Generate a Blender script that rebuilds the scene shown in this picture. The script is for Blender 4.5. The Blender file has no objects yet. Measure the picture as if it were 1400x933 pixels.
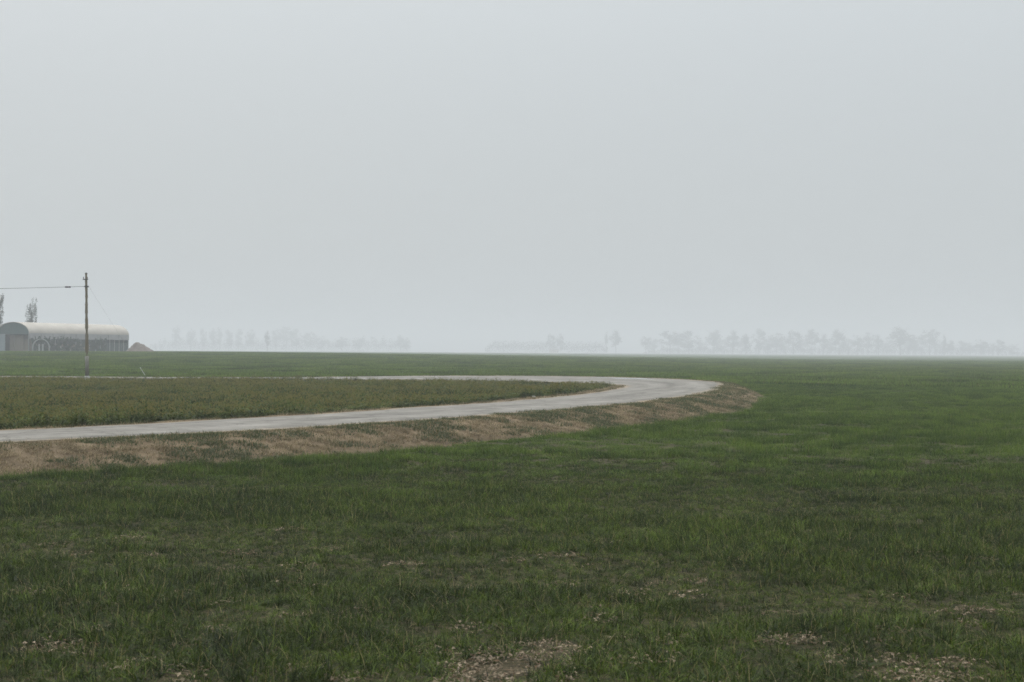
import bpy, math, random
import numpy as np
from mathutils import Vector, Matrix

random.seed(7)
RNG = np.random.default_rng(11)
SC = bpy.context.scene
COL = SC.collection

# ------------------------------------------------------------------ camera
LENS, H_CAM = 50.0, 2.0
FPX = 1400 * LENS / 36.0
CAM_ROT = Matrix.Rotation(math.pi / 2 + math.atan(15 / FPX), 4, 'X') @ Matrix.Rotation(math.radians(0.26), 4, 'Z')
cam_data = bpy.data.cameras.new('camera')
cam_data.lens = LENS
cam_data.sensor_width = 36.0
cam_data.clip_start = 0.1
cam_data.clip_end = 9000
cam_data.dof.use_dof = True
cam_data.dof.focus_distance = 70.0
cam_data.dof.aperture_fstop = 7.0
cam = bpy.data.objects.new('camera', cam_data)
COL.objects.link(cam)
cam.matrix_world = Matrix.Translation((0, 0, H_CAM)) @ CAM_ROT
SC.camera = cam

# ------------------------------------------------------------------ sky, sun, exposure
SUN_EL, SUN_ROT = math.radians(52), math.radians(-25)
world = bpy.data.worlds.new('World')
SC.world = world
world.use_nodes = True
wt = world.node_tree
wt.nodes.clear()
w_out = wt.nodes.new('ShaderNodeOutputWorld')
w_bg = wt.nodes.new('ShaderNodeBackground')
w_bg.inputs['Strength'].default_value = 0.1
w_sky = wt.nodes.new('ShaderNodeTexSky')
w_sky.sky_type = 'NISHITA'
w_sky.sun_disc = False
w_sky.sun_elevation = SUN_EL
w_sky.sun_rotation = SUN_ROT
w_sky.dust_density = 6.0
# overcast cloud deck: luminance rises smoothly from horizon to zenith; unseen zenith raised further to brighten the haze
w_tc = wt.nodes.new('ShaderNodeTexCoord')
w_sep = wt.nodes.new('ShaderNodeSeparateXYZ')
w_ramp = wt.nodes.new('ShaderNodeMapRange')
w_ramp.inputs['From Min'].default_value = 0.0
w_ramp.inputs['From Max'].default_value = 1.0
w_ramp.inputs['To Min'].default_value = 6.0
w_ramp.inputs['To Max'].default_value = 30.6
w_grey = wt.nodes.new('ShaderNodeVectorMath')
w_grey.operation = 'SCALE'
w_grey.inputs[0].default_value = (0.935, 1.0, 1.03)
w_mix = wt.nodes.new('ShaderNodeMix')
w_mix.data_type = 'RGBA'
w_mix.inputs[0].default_value = 0.10
wt.links.new(w_tc.outputs['Generated'], w_sep.inputs[0])
w_pow = wt.nodes.new('ShaderNodeMath')
w_pow.operation = 'POWER'
w_pow.inputs[1].default_value = 2.2
w_max = wt.nodes.new('ShaderNodeMath')
w_max.operation = 'MAXIMUM'
w_max.inputs[1].default_value = 0.0
wt.links.new(w_sep.outputs['Z'], w_max.inputs[0])
wt.links.new(w_max.outputs[0], w_pow.inputs[0])
wt.links.new(w_pow.outputs[0], w_ramp.inputs['Value'])
wt.links.new(w_ramp.outputs[0], w_grey.inputs['Scale'])
wt.links.new(w_grey.outputs[0], w_mix.inputs[6])
wt.links.new(w_sky.outputs[0], w_mix.inputs[7])
wt.links.new(w_mix.outputs[2], w_bg.inputs['Color'])
wt.links.new(w_bg.outputs[0], w_out.inputs['Surface'])

sun_data = bpy.data.lights.new('sun', 'SUN')
sun_data.energy = 1.1
sun_data.angle = math.radians(20)
sun_data.color = (1.0, 0.96, 0.9)
sun = bpy.data.objects.new('sun', sun_data)
COL.objects.link(sun)
sun_dir = Vector((math.sin(SUN_ROT) * math.cos(SUN_EL), math.cos(SUN_ROT) * math.cos(SUN_EL), math.sin(SUN_EL)))
sun.rotation_euler = sun_dir.to_track_quat('Z', 'Y').to_euler()
sun.location = (0, -20, 60)

SC.view_settings.view_transform = 'Standard'
SC.view_settings.look = 'None'
SC.view_settings.exposure = 0.0
SC.view_settings.gamma = 1.0
SC.view_settings.use_curve_mapping = False
SC.render.engine = 'CYCLES'
SC.cycles.max_bounces = 6
SC.cycles.diffuse_bounces = 3
SC.cycles.transmission_bounces = 4
SC.cycles.transparent_max_bounces = 8
SC.cycles.volume_bounces = 0
SC.cycles.use_denoising = True
SC.cycles.denoiser = 'OPENIMAGEDENOISE'
SC.cycles.denoising_input_passes = 'RGB_ALBEDO_NORMAL'
SC.cycles.denoising_prefilter = 'NONE'
SC.cycles.use_adaptive_sampling = False
SC.cycles.filter_width = 1.6


# ------------------------------------------------------------------ helpers
def ray_point(px, py, depth):
    """Point of the place seen at photo position (px, py), at a distance along +Y."""
    d = CAM_ROT.to_3x3() @ Vector(((px - 700) / FPX, (466.5 - py) / FPX, -1))
    t = depth / d.y
    return Vector((d.x * t, d.y * t, H_CAM + d.z * t))


def mesh_object(name, verts, faces, mat=None, parent=None, smooth=False, loc=None):
    me = bpy.data.meshes.new(name)
    me.from_pydata([tuple(v) for v in verts], [], [tuple(f) for f in faces])
    if mat:
        me.materials.append(mat)
    if smooth:
        me.polygons.foreach_set('use_smooth', [True] * len(me.polygons))
    me.update()
    ob = bpy.data.objects.new(name, me)
    COL.objects.link(ob)
    if parent:
        ob.parent = parent
    if loc is not None:
        ob.location = loc
    return ob


def empty(name, loc, rz=0.0):
    ob = bpy.data.objects.new(name, None)
    ob.empty_display_size = 0.3
    COL.objects.link(ob)
    ob.location = loc
    ob.rotation_euler = (0, 0, rz)
    return ob


def tag(ob, label=None, category=None, group=None, kind=None):
    if label:
        ob['label'] = label
    if category:
        ob['category'] = category
    if group:
        ob['group'] = group
    if kind:
        ob['kind'] = kind
    return ob


class MB:
    """collects simple solids into one mesh"""
    def __init__(self):
        self.v, self.f = [], []

    def box(self, c, s, rz=0.0):
        b = len(self.v)
        m = Matrix.Rotation(rz, 3, 'Z')
        for dx in (-1, 1):
            for dy in (-1, 1):
                for dz in (-1, 1):
                    p = m @ Vector((dx * s[0] / 2, dy * s[1] / 2, dz * s[2] / 2))
                    self.v.append((c[0] + p.x, c[1] + p.y, c[2] + p.z))
        self.f += [(b, b + 1, b + 3, b + 2), (b + 4, b + 6, b + 7, b + 5), (b, b + 4, b + 5, b + 1),
                   (b + 2, b + 3, b + 7, b + 6), (b, b + 2, b + 6, b + 4), (b + 1, b + 5, b + 7, b + 3)]
        return self

    def tube(self, pts, radii, n=8, cap=True):
        b = len(self.v)
        pts = [Vector(p) for p in pts]
        for i, p in enumerate(pts):
            t = (pts[min(i + 1, len(pts) - 1)] - pts[max(i - 1, 0)]).normalized()
            a = t.cross(Vector((0, 0, 1)))
            if a.length < 1e-3:
                a = Vector((1, 0, 0))
            a.normalize()
            c = t.cross(a)
            r = radii[i] if hasattr(radii, '__len__') else radii
            for k in range(n):
                an = 2 * math.pi * k / n
                q = p + a * (r * math.cos(an)) + c * (r * math.sin(an))
                self.v.append(tuple(q))
        for i in range(len(pts) - 1):
            for k in range(n):
                k2 = (k + 1) % n
                self.f.append((b + i * n + k, b + i * n + k2, b + (i + 1) * n + k2, b + (i + 1) * n + k))
        if cap:
            self.f.append(tuple(b + k for k in range(n))[::-1])
            self.f.append(tuple(b + (len(pts) - 1) * n + k for k in range(n)))
        return self

    def build(self, name, mat, parent=None, smooth=False, loc=None):
        return mesh_object(name, self.v, self.f, mat, parent, smooth, loc)


ORD = ['first', 'second', 'third', 'fourth', 'fifth', 'sixth', 'seventh', 'eighth', 'ninth', 'tenth', 'eleventh', 'twelfth', 'thirteenth',
       'fourteenth', 'fifteenth', 'sixteenth', 'seventeenth', 'eighteenth', 'nineteenth', 'twentieth', 'twenty-first', 'twenty-second', 'twenty-third', 'twenty-fourth']


def smoothstep(a, b, x):
    t = np.clip((x - a) / (b - a), 0, 1)
    return t * t * (3 - 2 * t)


def vnoise(x, y, seed=0):
    xi, yi = np.floor(x).astype(np.int64), np.floor(y).astype(np.int64)
    xf, yf = x - xi, y - yi
    u, v = xf * xf * (3 - 2 * xf), yf * yf * (3 - 2 * yf)

    def h(a, b):
        n = (a * 374761393 + b * 668265263 + seed * 974711) & 0xffffffff
        n = ((n ^ (n >> 13)) * 1274126177) & 0xffffffff
        return ((n ^ (n >> 16)) & 0xffff) / 65535.0
    return (h(xi, yi) * (1 - u) * (1 - v) + h(xi + 1, yi) * u * (1 - v) + h(xi, yi + 1) * (1 - u) * v + h(xi + 1, yi + 1) * u * v)


def fbm(x, y, seed=0, octaves=3):
    s, a, t = 0.0, 0.5, 0.0
    for o in range(octaves):
        s = s + a * vnoise(x * 2 ** o + 17.3 * o, y * 2 ** o + 5.1 * o, seed + o)
        t += a
        a *= 0.5
    return s / t


# ------------------------------------------------------------------ materials
def new_mat(name):
    m = bpy.data.materials.new(name)
    m.use_nodes = True
    m.node_tree.nodes.clear()
    return m, m.node_tree


def n_(t, kind, **kw):
    nd = t.nodes.new(kind)
    for k, v in kw.items():
        setattr(nd, k, v)
    return nd


def noise_node(t, scale, detail=4, rough=0.6, vec=None):
    nd = n_(t, 'ShaderNodeTexNoise')
    nd.inputs['Scale'].default_value = scale
    nd.inputs['Detail'].default_value = detail
    nd.inputs['Roughness'].default_value = rough
    if vec is not None:
        t.links.new(vec, nd.inputs['Vector'])
    return nd


def ramp_node(t, fac, stops):
    nd = n_(t, 'ShaderNodeValToRGB')
    el = nd.color_ramp.elements
    while len(el) < len(stops):
        el.new(0.5)
    for e, (p, c) in zip(el, stops):
        e.position = p
        e.color = (*c, 1)
    t.links.new(fac, nd.inputs[0])
    return nd


def mix_col(t, fac, a, b, blend='MIX'):
    nd = n_(t, 'ShaderNodeMix', data_type='RGBA', blend_type=blend)
    for sock, val in ((nd.inputs[0], fac), (nd.inputs[6], a), (nd.inputs[7], b)):
        if isinstance(val, (int, float)):
            sock.default_value = val
        elif isinstance(val, tuple):
            sock.default_value = (*val, 1)
        else:
            t.links.new(val, sock)
    return nd.outputs[2]


def simple_mat(name, col_a, col_b, scale=3.0, rough=0.85, bump=0.0, spec=0.3, stretch=None):
    m, t = new_mat(name)
    tc = n_(t, 'ShaderNodeTexCoord')
    vec = tc.outputs['Object']
    if stretch:
        mp = n_(t, 'ShaderNodeMapping')
        mp.inputs['Scale'].default_value = stretch
        t.links.new(vec, mp.inputs['Vector'])
        vec = mp.outputs[0]
    nz = noise_node(t, scale, 5, 0.65, vec)
    rp = ramp_node(t, nz.outputs['Fac'], [(0.3, col_a), (0.7, col_b)])
    bs = n_(t, 'ShaderNodeBsdfPrincipled')
    bs.inputs['Roughness'].default_value = rough
    bs.inputs['Specular IOR Level'].default_value = spec
    t.links.new(rp.outputs[0], bs.inputs['Base Color'])
    if bump:
        bp = n_(t, 'ShaderNodeBump')
        bp.inputs['Strength'].default_value = bump
        t.links.new(nz.outputs['Fac'], bp.inputs['Height'])
        t.links.new(bp.outputs[0], bs.inputs['Normal'])
    out = n_(t, 'ShaderNodeOutputMaterial')
    t.links.new(bs.outputs[0], out.inputs['Surface'])
    return m


def leaf_mat(name, dark, light, dry, dry_amount=0.1, transl=0.35, mid=0.34):
    """blade material: a per-blade attribute 'tone' and the clump's own random pick the colour"""
    m, t = new_mat(name)
    at = n_(t, 'ShaderNodeAttribute', attribute_name='tone')
    oi = n_(t, 'ShaderNodeObjectInfo')
    geo = n_(t, 'ShaderNodeNewGeometry')
    big = noise_node(t, 0.09, 3, 0.6, geo.outputs['Position'])
    ad = n_(t, 'ShaderNodeMath', operation='MULTIPLY_ADD')
    t.links.new(oi.outputs['Random'], ad.inputs[0])
    ad.inputs[1].default_value = 0.55
    patch = noise_node(t, 0.75, 4, 0.65, geo.outputs['Position'])
    pm = n_(t, 'ShaderNodeMath', operation='MULTIPLY_ADD')
    t.links.new(patch.outputs['Fac'], pm.inputs[0])
    pm.inputs[1].default_value = 0.6
    pm.inputs[2].default_value = -0.93
    sub = n_(t, 'ShaderNodeMath', operation='MULTIPLY_ADD')
    t.links.new(big.outputs['Fac'], sub.inputs[0])
    sub.inputs[1].default_value = 0.7
    t.links.new(pm.outputs[0], sub.inputs[2])
    t.links.new(sub.outputs[0], ad.inputs[2])
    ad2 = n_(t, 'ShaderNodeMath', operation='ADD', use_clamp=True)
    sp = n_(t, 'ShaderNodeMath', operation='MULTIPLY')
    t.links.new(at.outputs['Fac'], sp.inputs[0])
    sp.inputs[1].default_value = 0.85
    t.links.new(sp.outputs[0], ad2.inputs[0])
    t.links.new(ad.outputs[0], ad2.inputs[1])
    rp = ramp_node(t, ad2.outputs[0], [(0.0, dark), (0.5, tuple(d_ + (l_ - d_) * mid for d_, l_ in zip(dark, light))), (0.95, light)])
    th = n_(t, 'ShaderNodeMath', operation='GREATER_THAN')
    at2 = n_(t, 'ShaderNodeAttribute', attribute_name='dry')
    t.links.new(at2.outputs['Fac'], th.inputs[0])
    th.inputs[1].default_value = 1.0 - dry_amount
    col = mix_col(t, th.outputs[0], rp.outputs[0], dry)
    d = n_(t, 'ShaderNodeBsdfDiffuse')
    tr = n_(t, 'ShaderNodeBsdfTranslucent')
    t.links.new(col, d.inputs['Color'])
    t.links.new(col, tr.inputs['Color'])
    mx = n_(t, 'ShaderNodeMixShader')
    mx.inputs[0].default_value = transl
    t.links.new(d.outputs[0], mx.inputs[1])
    t.links.new(tr.outputs[0], mx.inputs[2])
    gl = n_(t, 'ShaderNodeBsdfGlossy')
    gl.inputs['Roughness'].default_value = 0.45
    gl.inputs['Color'].default_value = (0.9, 0.95, 0.9, 1)
    mx2 = n_(t, 'ShaderNodeMixShader')
    mx2.inputs[0].default_value = 0.02
    t.links.new(mx.outputs[0], mx2.inputs[1])
    t.links.new(gl.outputs[0], mx2.inputs[2])
    out = n_(t, 'ShaderNodeOutputMaterial')
    t.links.new(mx2.outputs[0], out.inputs['Surface'])
    return m


M_WHEAT_SHADED = leaf_mat('wheat_blades_shaded', (0.004, 0.010, 0.001), (0.132, 0.190, 0.018), (0.20, 0.165, 0.07), 0.04, 0.32, 0.24)  # near wheat: shade down inside the canopy is put into the blade colour
M_WHEAT_LIT = leaf_mat('wheat_blades_lit', (0.017, 0.040, 0.003), (0.165, 0.235, 0.032), (0.20, 0.16, 0.08), 0.03, 0.35, 0.38)  # same wheat farther off, colour lightened for the lit tips seen there
M_WEED = leaf_mat('weed_leaves', (0.011, 0.022, 0.003), (0.160, 0.195, 0.042), (0.18, 0.155, 0.05), 0.06)
M_DRY = leaf_mat('dry_grass', (0.088, 0.062, 0.034), (0.55, 0.435, 0.265), (0.05, 0.07, 0.02), 0.08, 0.35, 0.45)
M_VERGE = leaf_mat('verge_green', (0.046, 0.060, 0.024), (0.130, 0.145, 0.066), (0.25, 0.18, 0.10), 0.15)
M_STRAW = leaf_mat('straw_bits', (0.110, 0.078, 0.050), (0.330, 0.250, 0.172), (0.12, 0.07, 0.04), 0.2, 0.15)
M_SHRUB = leaf_mat('shrub_leaves', (0.014, 0.034, 0.020), (0.030, 0.060, 0.034), (0.05, 0.06, 0.03), 0.1, 0.2)
M_TWIG = leaf_mat('twigs', (0.045, 0.045, 0.034), (0.075, 0.075, 0.055), (0.06, 0.08, 0.04), 0.2, 0.1)
M_BARK = simple_mat('bark', (0.045, 0.038, 0.028), (0.085, 0.07, 0.052), 4, 0.95, 0.4)


def ground_material():
    m, t = new_mat('field_soil')
    geo = n_(t, 'ShaderNodeNewGeometry')
    pos = geo.outputs['Position']
    zone = n_(t, 'ShaderNodeAttribute', attribute_name='zone')      # r: crop field, g: dry bank, b: weedy plot
    sep = n_(t, 'ShaderNodeSeparateColor')
    t.links.new(zone.outputs['Color'], sep.inputs[0])
    big = noise_node(t, 0.035, 5, 0.6, pos)
    mid = noise_node(t, 1.1, 6, 0.65, pos)
    fine = noise_node(t, 22, 5, 0.7, pos)
    soil = ramp_node(t, fine.outputs['Fac'], [(0.30, (0.020, 0.015, 0.009)), (0.52, (0.050, 0.036, 0.022)), (0.74, (0.19, 0.138, 0.090))])
    far_green = ramp_node(t, big.outputs['Fac'], [(0.3, (0.034, 0.054, 0.013)), (0.7, (0.056, 0.078, 0.021))])
    far_green2 = mix_col(t, mid.outputs['Fac'], far_green.outputs[0], (0.030, 0.048, 0.012))
    dist = n_(t, 'ShaderNodeVectorMath', operation='LENGTH')
    t.links.new(pos, dist.inputs[0])
    mr = n_(t, 'ShaderNodeMapRange')
    mr.inputs['From Min'].default_value = 22
    mr.inputs['From Max'].default_value = 110
    mr.inputs['To Min'].default_value = 0.15
    mr.inputs['To Max'].default_value = 1.0
    t.links.new(dist.outputs['Value'], mr.inputs['Value'])
    crop = mix_col(t, mr.outputs[0], soil.outputs[0], far_green2)
    bank = ramp_node(t, mid.outputs['Fac'], [(0.35, (0.08, 0.057, 0.034)), (0.65, (0.20, 0.148, 0.094))])
    weed = ramp_node(t, mid.outputs['Fac'], [(0.3, (0.03, 0.035, 0.012)), (0.7, (0.07, 0.068, 0.026))])
    c1 = mix_col(t, sep.outputs['Green'], crop, bank.outputs[0])
    c2 = mix_col(t, sep.outputs['Blue'], c1, weed.outputs[0])
    bs = n_(t, 'ShaderNodeBsdfPrincipled')
    bs.inputs['Roughness'].default_value = 0.95
    bs.inputs['Specular IOR Level'].default_value = 0.1
    t.links.new(c2, bs.inputs['Base Color'])
    bp = n_(t, 'ShaderNodeBump')
    bp.inputs['Strength'].default_value = 0.7
    bp.inputs['Distance'].default_value = 0.03
    t.links.new(fine.outputs['Fac'], bp.inputs['Height'])
    t.links.new(bp.outputs[0], bs.inputs['Normal'])
    out = n_(t, 'ShaderNodeOutputMaterial')
    t.links.new(bs.outputs[0], out.inputs['Surface'])
    return m


def road_material():
    m, t = new_mat('old_asphalt')
    geo = n_(t, 'ShaderNodeNewGeometry')
    pos = geo.outputs['Position']
    uv = n_(t, 'ShaderNodeUVMap', uv_map='UVMap')                   # u across 0-1, v metres along
    sep = n_(t, 'ShaderNodeSeparateXYZ')
    t.links.new(uv.outputs[0], sep.inputs[0])
    fine = noise_node(t, 30, 5, 0.75, pos)
    mid = noise_node(t, 1.3, 5, 0.65, pos)
    mp = n_(t, 'ShaderNodeMapping')
    mp.inputs['Scale'].default_value = (7.0, 0.16, 1)
    t.links.new(uv.outputs[0], mp.inputs['Vector'])
    streak = noise_node(t, 1.0, 5, 0.6, mp.outputs[0])
    base = ramp_node(t, mid.outputs['Fac'], [(0.3, (0.138, 0.127, 0.110)), (0.7, (0.235, 0.218, 0.194))])
    st = ramp_node(t, streak.outputs['Fac'], [(0.32, (0.55, 0.54, 0.53)), (0.52, (1, 1, 1)), (0.72, (1.2, 1.2, 1.2))])
    c = mix_col(t, 0.85, base.outputs[0], st.outputs[0], 'MULTIPLY')
    gr = ramp_node(t, fine.outputs['Fac'], [(0.25, (0.68, 0.67, 0.66)), (0.5, (1, 1, 1)), (0.75, (1.25, 1.24, 1.22))])
    c = mix_col(t, 0.9, c, gr.outputs[0], 'MULTIPLY')
    # two paler wheel tracks polished into the lane, wandering a little
    wu = n_(t, 'ShaderNodeMath', operation='MULTIPLY_ADD')
    t.links.new(mid.outputs['Fac'], wu.inputs[0])
    wu.inputs[1].default_value = 0.14
    t.links.new(sep.outputs['X'], wu.inputs[2])
    trk = ramp_node(t, wu.outputs[0], [(0.12, (0.84, 0.83, 0.81)), (0.32, (1.08, 1.08, 1.08)), (0.56, (0.82, 0.81, 0.80)), (0.80, (1.08, 1.08, 1.08)), (0.98, (0.84, 0.83, 0.81))])
    c = mix_col(t, 1.0, c, trk.outputs[0], 'MULTIPLY')
    # cracks
    vor = n_(t, 'ShaderNodeTexVoronoi', feature='DISTANCE_TO_EDGE')
    vor.inputs['Scale'].default_value = 0.55
    wob = n_(t, 'ShaderNodeVectorMath', operation='MULTIPLY_ADD')
    nz2 = noise_node(t, 1.7, 4, 0.6, pos)
    t.links.new(nz2.outputs['Color'], wob.inputs[0])
    wob.inputs[1].default_value = (0.8, 0.8, 0.8)
    t.links.new(pos, wob.inputs[2])
    t.links.new(wob.outputs[0], vor.inputs['Vector'])
    ck = ramp_node(t, vor.outputs['Distance'], [(0.0, (0.45, 0.43, 0.41)), (0.022, (1, 1, 1))])
    c = mix_col(t, 0.8, c, ck.outputs[0], 'MULTIPLY')
    # earth washed onto the two margins
    ab = n_(t, 'ShaderNodeMath', operation='SUBTRACT')
    t.links.new(sep.outputs['X'], ab.inputs[0])
    ab.inputs[1].default_value = 0.5
    ab2 = n_(t, 'ShaderNodeMath', operation='ABSOLUTE')
    t.links.new(ab.outputs[0], ab2.inputs[0])
    ad = n_(t, 'ShaderNodeMath', operation='MULTIPLY_ADD')
    t.links.new(mid.outputs['Fac'], ad.inputs[0])
    ad.inputs[1].default_value = 0.22
    t.links.new(ab2.outputs[0], ad.inputs[2])
    edge = n_(t, 'ShaderNodeMapRange')
    edge.inputs['From Min'].default_value = 0.53
    edge.inputs['From Max'].default_value = 0.62
    t.links.new(ad.outputs[0], edge.inputs['Value'])
    c = mix_col(t, edge.outputs[0], c, (0.25, 0.19, 0.125))
    bs = n_(t, 'ShaderNodeBsdfPrincipled')
    bs.inputs['Roughness'].default_value = 0.85
    bs.inputs['Specular IOR Level'].default_value = 0.25
    t.links.new(c, bs.inputs['Base Color'])
    bp = n_(t, 'ShaderNodeBump')
    bp.inputs['Strength'].default_value = 0.4
    bp.inputs['Distance'].default_value = 0.01
    t.links.new(fine.outputs['Fac'], bp.inputs['Height'])
    t.links.new(bp.outputs[0], bs.inputs['Normal'])
    out = n_(t, 'ShaderNodeOutputMaterial')
    t.links.new(bs.outputs[0], out.inputs['Surface'])
    return m


# ------------------------------------------------------------------ road plan (metres, z = surface height)
OUTER = [(-40, -3, .35), (-31, 5, .35), (-24, 11.5, .35), (-17, 17.6, .35), (-12.6, 21.8, .35), (-9.1, 25.2, .35), (-6.8, 27.7, .35),
         (-4.7, 30.4, .35), (-2.7, 33.4, .35), (-.9, 36.4, .35), (1.1, 40.3, .35), (3.4, 45.2, .35), (5.0, 49.2, .36), (6.9, 54.4, .38),
         (8.8, 61.2, .42), (10.0, 67.3, .47), (10.4, 73.2, .52), (8.3, 78.7, .57), (4.3, 82.2, .60), (0, 83.7, .60), (-6.4, 84.6, .54),
         (-13.2, 85.8, .42), (-20, 87.2, .36), (-32, 88.6, .35), (-60, 91, .35), (-110, 94, .35), (-200, 98, .35)]
INNER = [(-43, 0, .35), (-34, 8, .35), (-26.5, 14.6, .35), (-19.7, 20.4, .35), (-14.4, 25.0, .35), (-10.6, 28.7, .35), (-8.0, 32.3, .35),
         (-5.6, 36.4, .35), (-3.2, 41.3, .35), (0, 48, .35), (2.9, 56.7, .35), (4.8, 64.6, .36), (5.4, 68.8, .36), (5.2, 71.8, .36),
         (4.2, 74.2, .37), (1.9, 77.0, .38), (0, 78.7, .38), (-6.3, 80.6, .38), (-12.8, 82, .36), (-20, 83.2, .35), (-32, 84.6, .35),
         (-60, 87, .35), (-110, 90, .35), (-200, 94, .35)]


def catmull(pts, n):
    P = np.array(pts, float)
    P = np.vstack([2 * P[0] - P[1], P, 2 * P[-1] - P[-2]])
    out = []
    for i in range(1, len(P) - 2):
        for k in range(24):
            t = k / 24
            a, b, c, d = P[i - 1], P[i], P[i + 1], P[i + 2]
            out.append(0.5 * ((2 * b) + (-a + c) * t + (2 * a - 5 * b + 4 * c - d) * t * t + (-a + 3 * b - 3 * c + d) * t ** 3))
    out.append(P[-2])
    out = np.array(out)
    return out


def resample_pair():
    """pair both edges station by station so that cross lines stay square to the road"""
    o = catmull(OUTER, 0)
    i = catmull(INNER, 0)

    def arc(p):
        return np.concatenate([[0], np.cumsum(np.linalg.norm(np.diff(p[:, :2], axis=0), axis=1))])
    # stations on the outer edge every 0.6 m; the partner slides monotonically along the inner edge
    s = arc(o)
    st = np.arange(0, s[-1], 0.6)
    oo = np.stack([np.interp(st, s, o[:, k]) for k in range(3)], 1)
    si = arc(i)
    sti = np.arange(0, si[-1], 0.1)
    ii = np.stack([np.interp(sti, si, i[:, k]) for k in range(3)], 1)
    pos, last = [], 0
    for p in oo:
        d = np.hypot(ii[:, 0] - p[0], ii[:, 1] - p[1])
        d[:last] = 1e9
        j = int(np.argmin(d[:last + 60])) if last + 60 < len(d) else int(np.argmin(d))
        last = max(last, j)
        pos.append(last)
    pos = np.array(pos, float)
    k = np.ones(41) / 41
    pos = np.convolve(np.pad(pos, 20, mode='edge'), k, 'valid')
    inn = np.stack([np.interp(pos * 0.1, sti, ii[:, k2]) for k2 in range(3)], 1)
    return oo, inn, st


E_OUT, E_IN, STATION = resample_pair()


def in_poly(x, y, poly):
    inside = np.zeros(len(x), bool)
    px, py = poly[:, 0], poly[:, 1]
    j = len(poly) - 1
    for i in range(len(poly)):
        c = ((py[i] > y) != (py[j] > y))
        if c.any():
            xs = (px[j] - px[i]) * (y - py[i]) / (py[j] - py[i] + 1e-12) + px[i]
            inside ^= c & (x < xs)
        j = i
    return inside


POLY_OUT = np.vstack([E_OUT[:, :2], [(-300, 98), (-300, -3)]])
POLY_IN = np.vstack([E_IN[:, :2], [(-300, 94), (-300, 0)]])


def nearest(x, y, edge):
    d = np.full(len(x), 1e9)
    z = np.zeros(len(x))
    for s in range(0, len(x), 20000):
        sl = slice(s, s + 20000)
        dd = (x[sl, None] - edge[None, :, 0]) ** 2 + (y[sl, None] - edge[None, :, 1]) ** 2
        j = dd.argmin(1)
        d[sl] = np.sqrt(dd[np.arange(len(j)), j])
        z[sl] = edge[j, 2]
    return d, z


def bank_width(y):
    """the bank is broad below the straight and narrows round the bend"""
    return 2.25 - 0.75 * smoothstep(46, 64, y)


def terrain(x, y):
    """height, zone (0 crop field, 1 road, 2 inner plot) and distances to the road edges"""
    x = np.asarray(x, float)
    y = np.asarray(y, float)
    z = np.zeros(len(x))
    zone = np.zeros(len(x), int)
    do = np.full(len(x), 99.0)
    di = np.full(len(x), 99.0)
    near = (np.hypot(x + 20, y - 50) < 190)
    xn, yn = x[near], y[near]
    io, ii = in_poly(xn, yn, POLY_OUT), in_poly(xn, yn, POLY_IN)
    d1, z1 = nearest(xn, yn, E_OUT)
    d2, z2 = nearest(xn, yn, E_IN)
    zn = np.where(ii, 2, np.where(io, 1, 0))
    bank_w = bank_width(yn) - .2 + 0.5 * vnoise(xn * 0.35, yn * 0.35, 5) 
    tb = np.clip((d1 - 0.35) / bank_w, 0, 1)
    h_out = z1 * (1 - tb * tb * (3 - 2 * tb)) - 0.05 * np.exp(-((d1 - 0.35 - bank_w) / 0.35) ** 2)
    ti = np.clip((d2 - 0.5) / 2.4, 0, 1)
    h_in = 0.07 + (z2 - 0.07) * (1 - ti * ti * (3 - 2 * ti))
    w = d2 / (d1 + d2 + 1e-6)
    h_road = z2 * (1 - w) + z1 * w - 0.06
    hn = np.where(zn == 2, h_in - 0.012, np.where(zn == 1, h_road, h_out - 0.012))
    z[near] = hn
    zone[near] = zn
    do[near], di[near] = d1, d2
    off = np.minimum(smoothstep(0.5, 4, do), 1)
    r = np.hypot(x, y)
    bearing = x / np.maximum(y, 1.0)
    # the field climbs gently towards the farm
    rise = 1.55 * smoothstep(110, 285, r) * (1 - smoothstep(-0.26, 0.30, bearing)) * (y > 0)
    z = z + rise + (fbm(x * 0.35, y * 0.35, 3, 3) - 0.5) * 0.09 * off + (vnoise(x * 1.7, y * 1.7, 9) - 0.5) * 0.035 * off
    return z, zone, do, di


def ground_z(x, y):
    return float(terrain([x], [y])[0][0])


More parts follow.
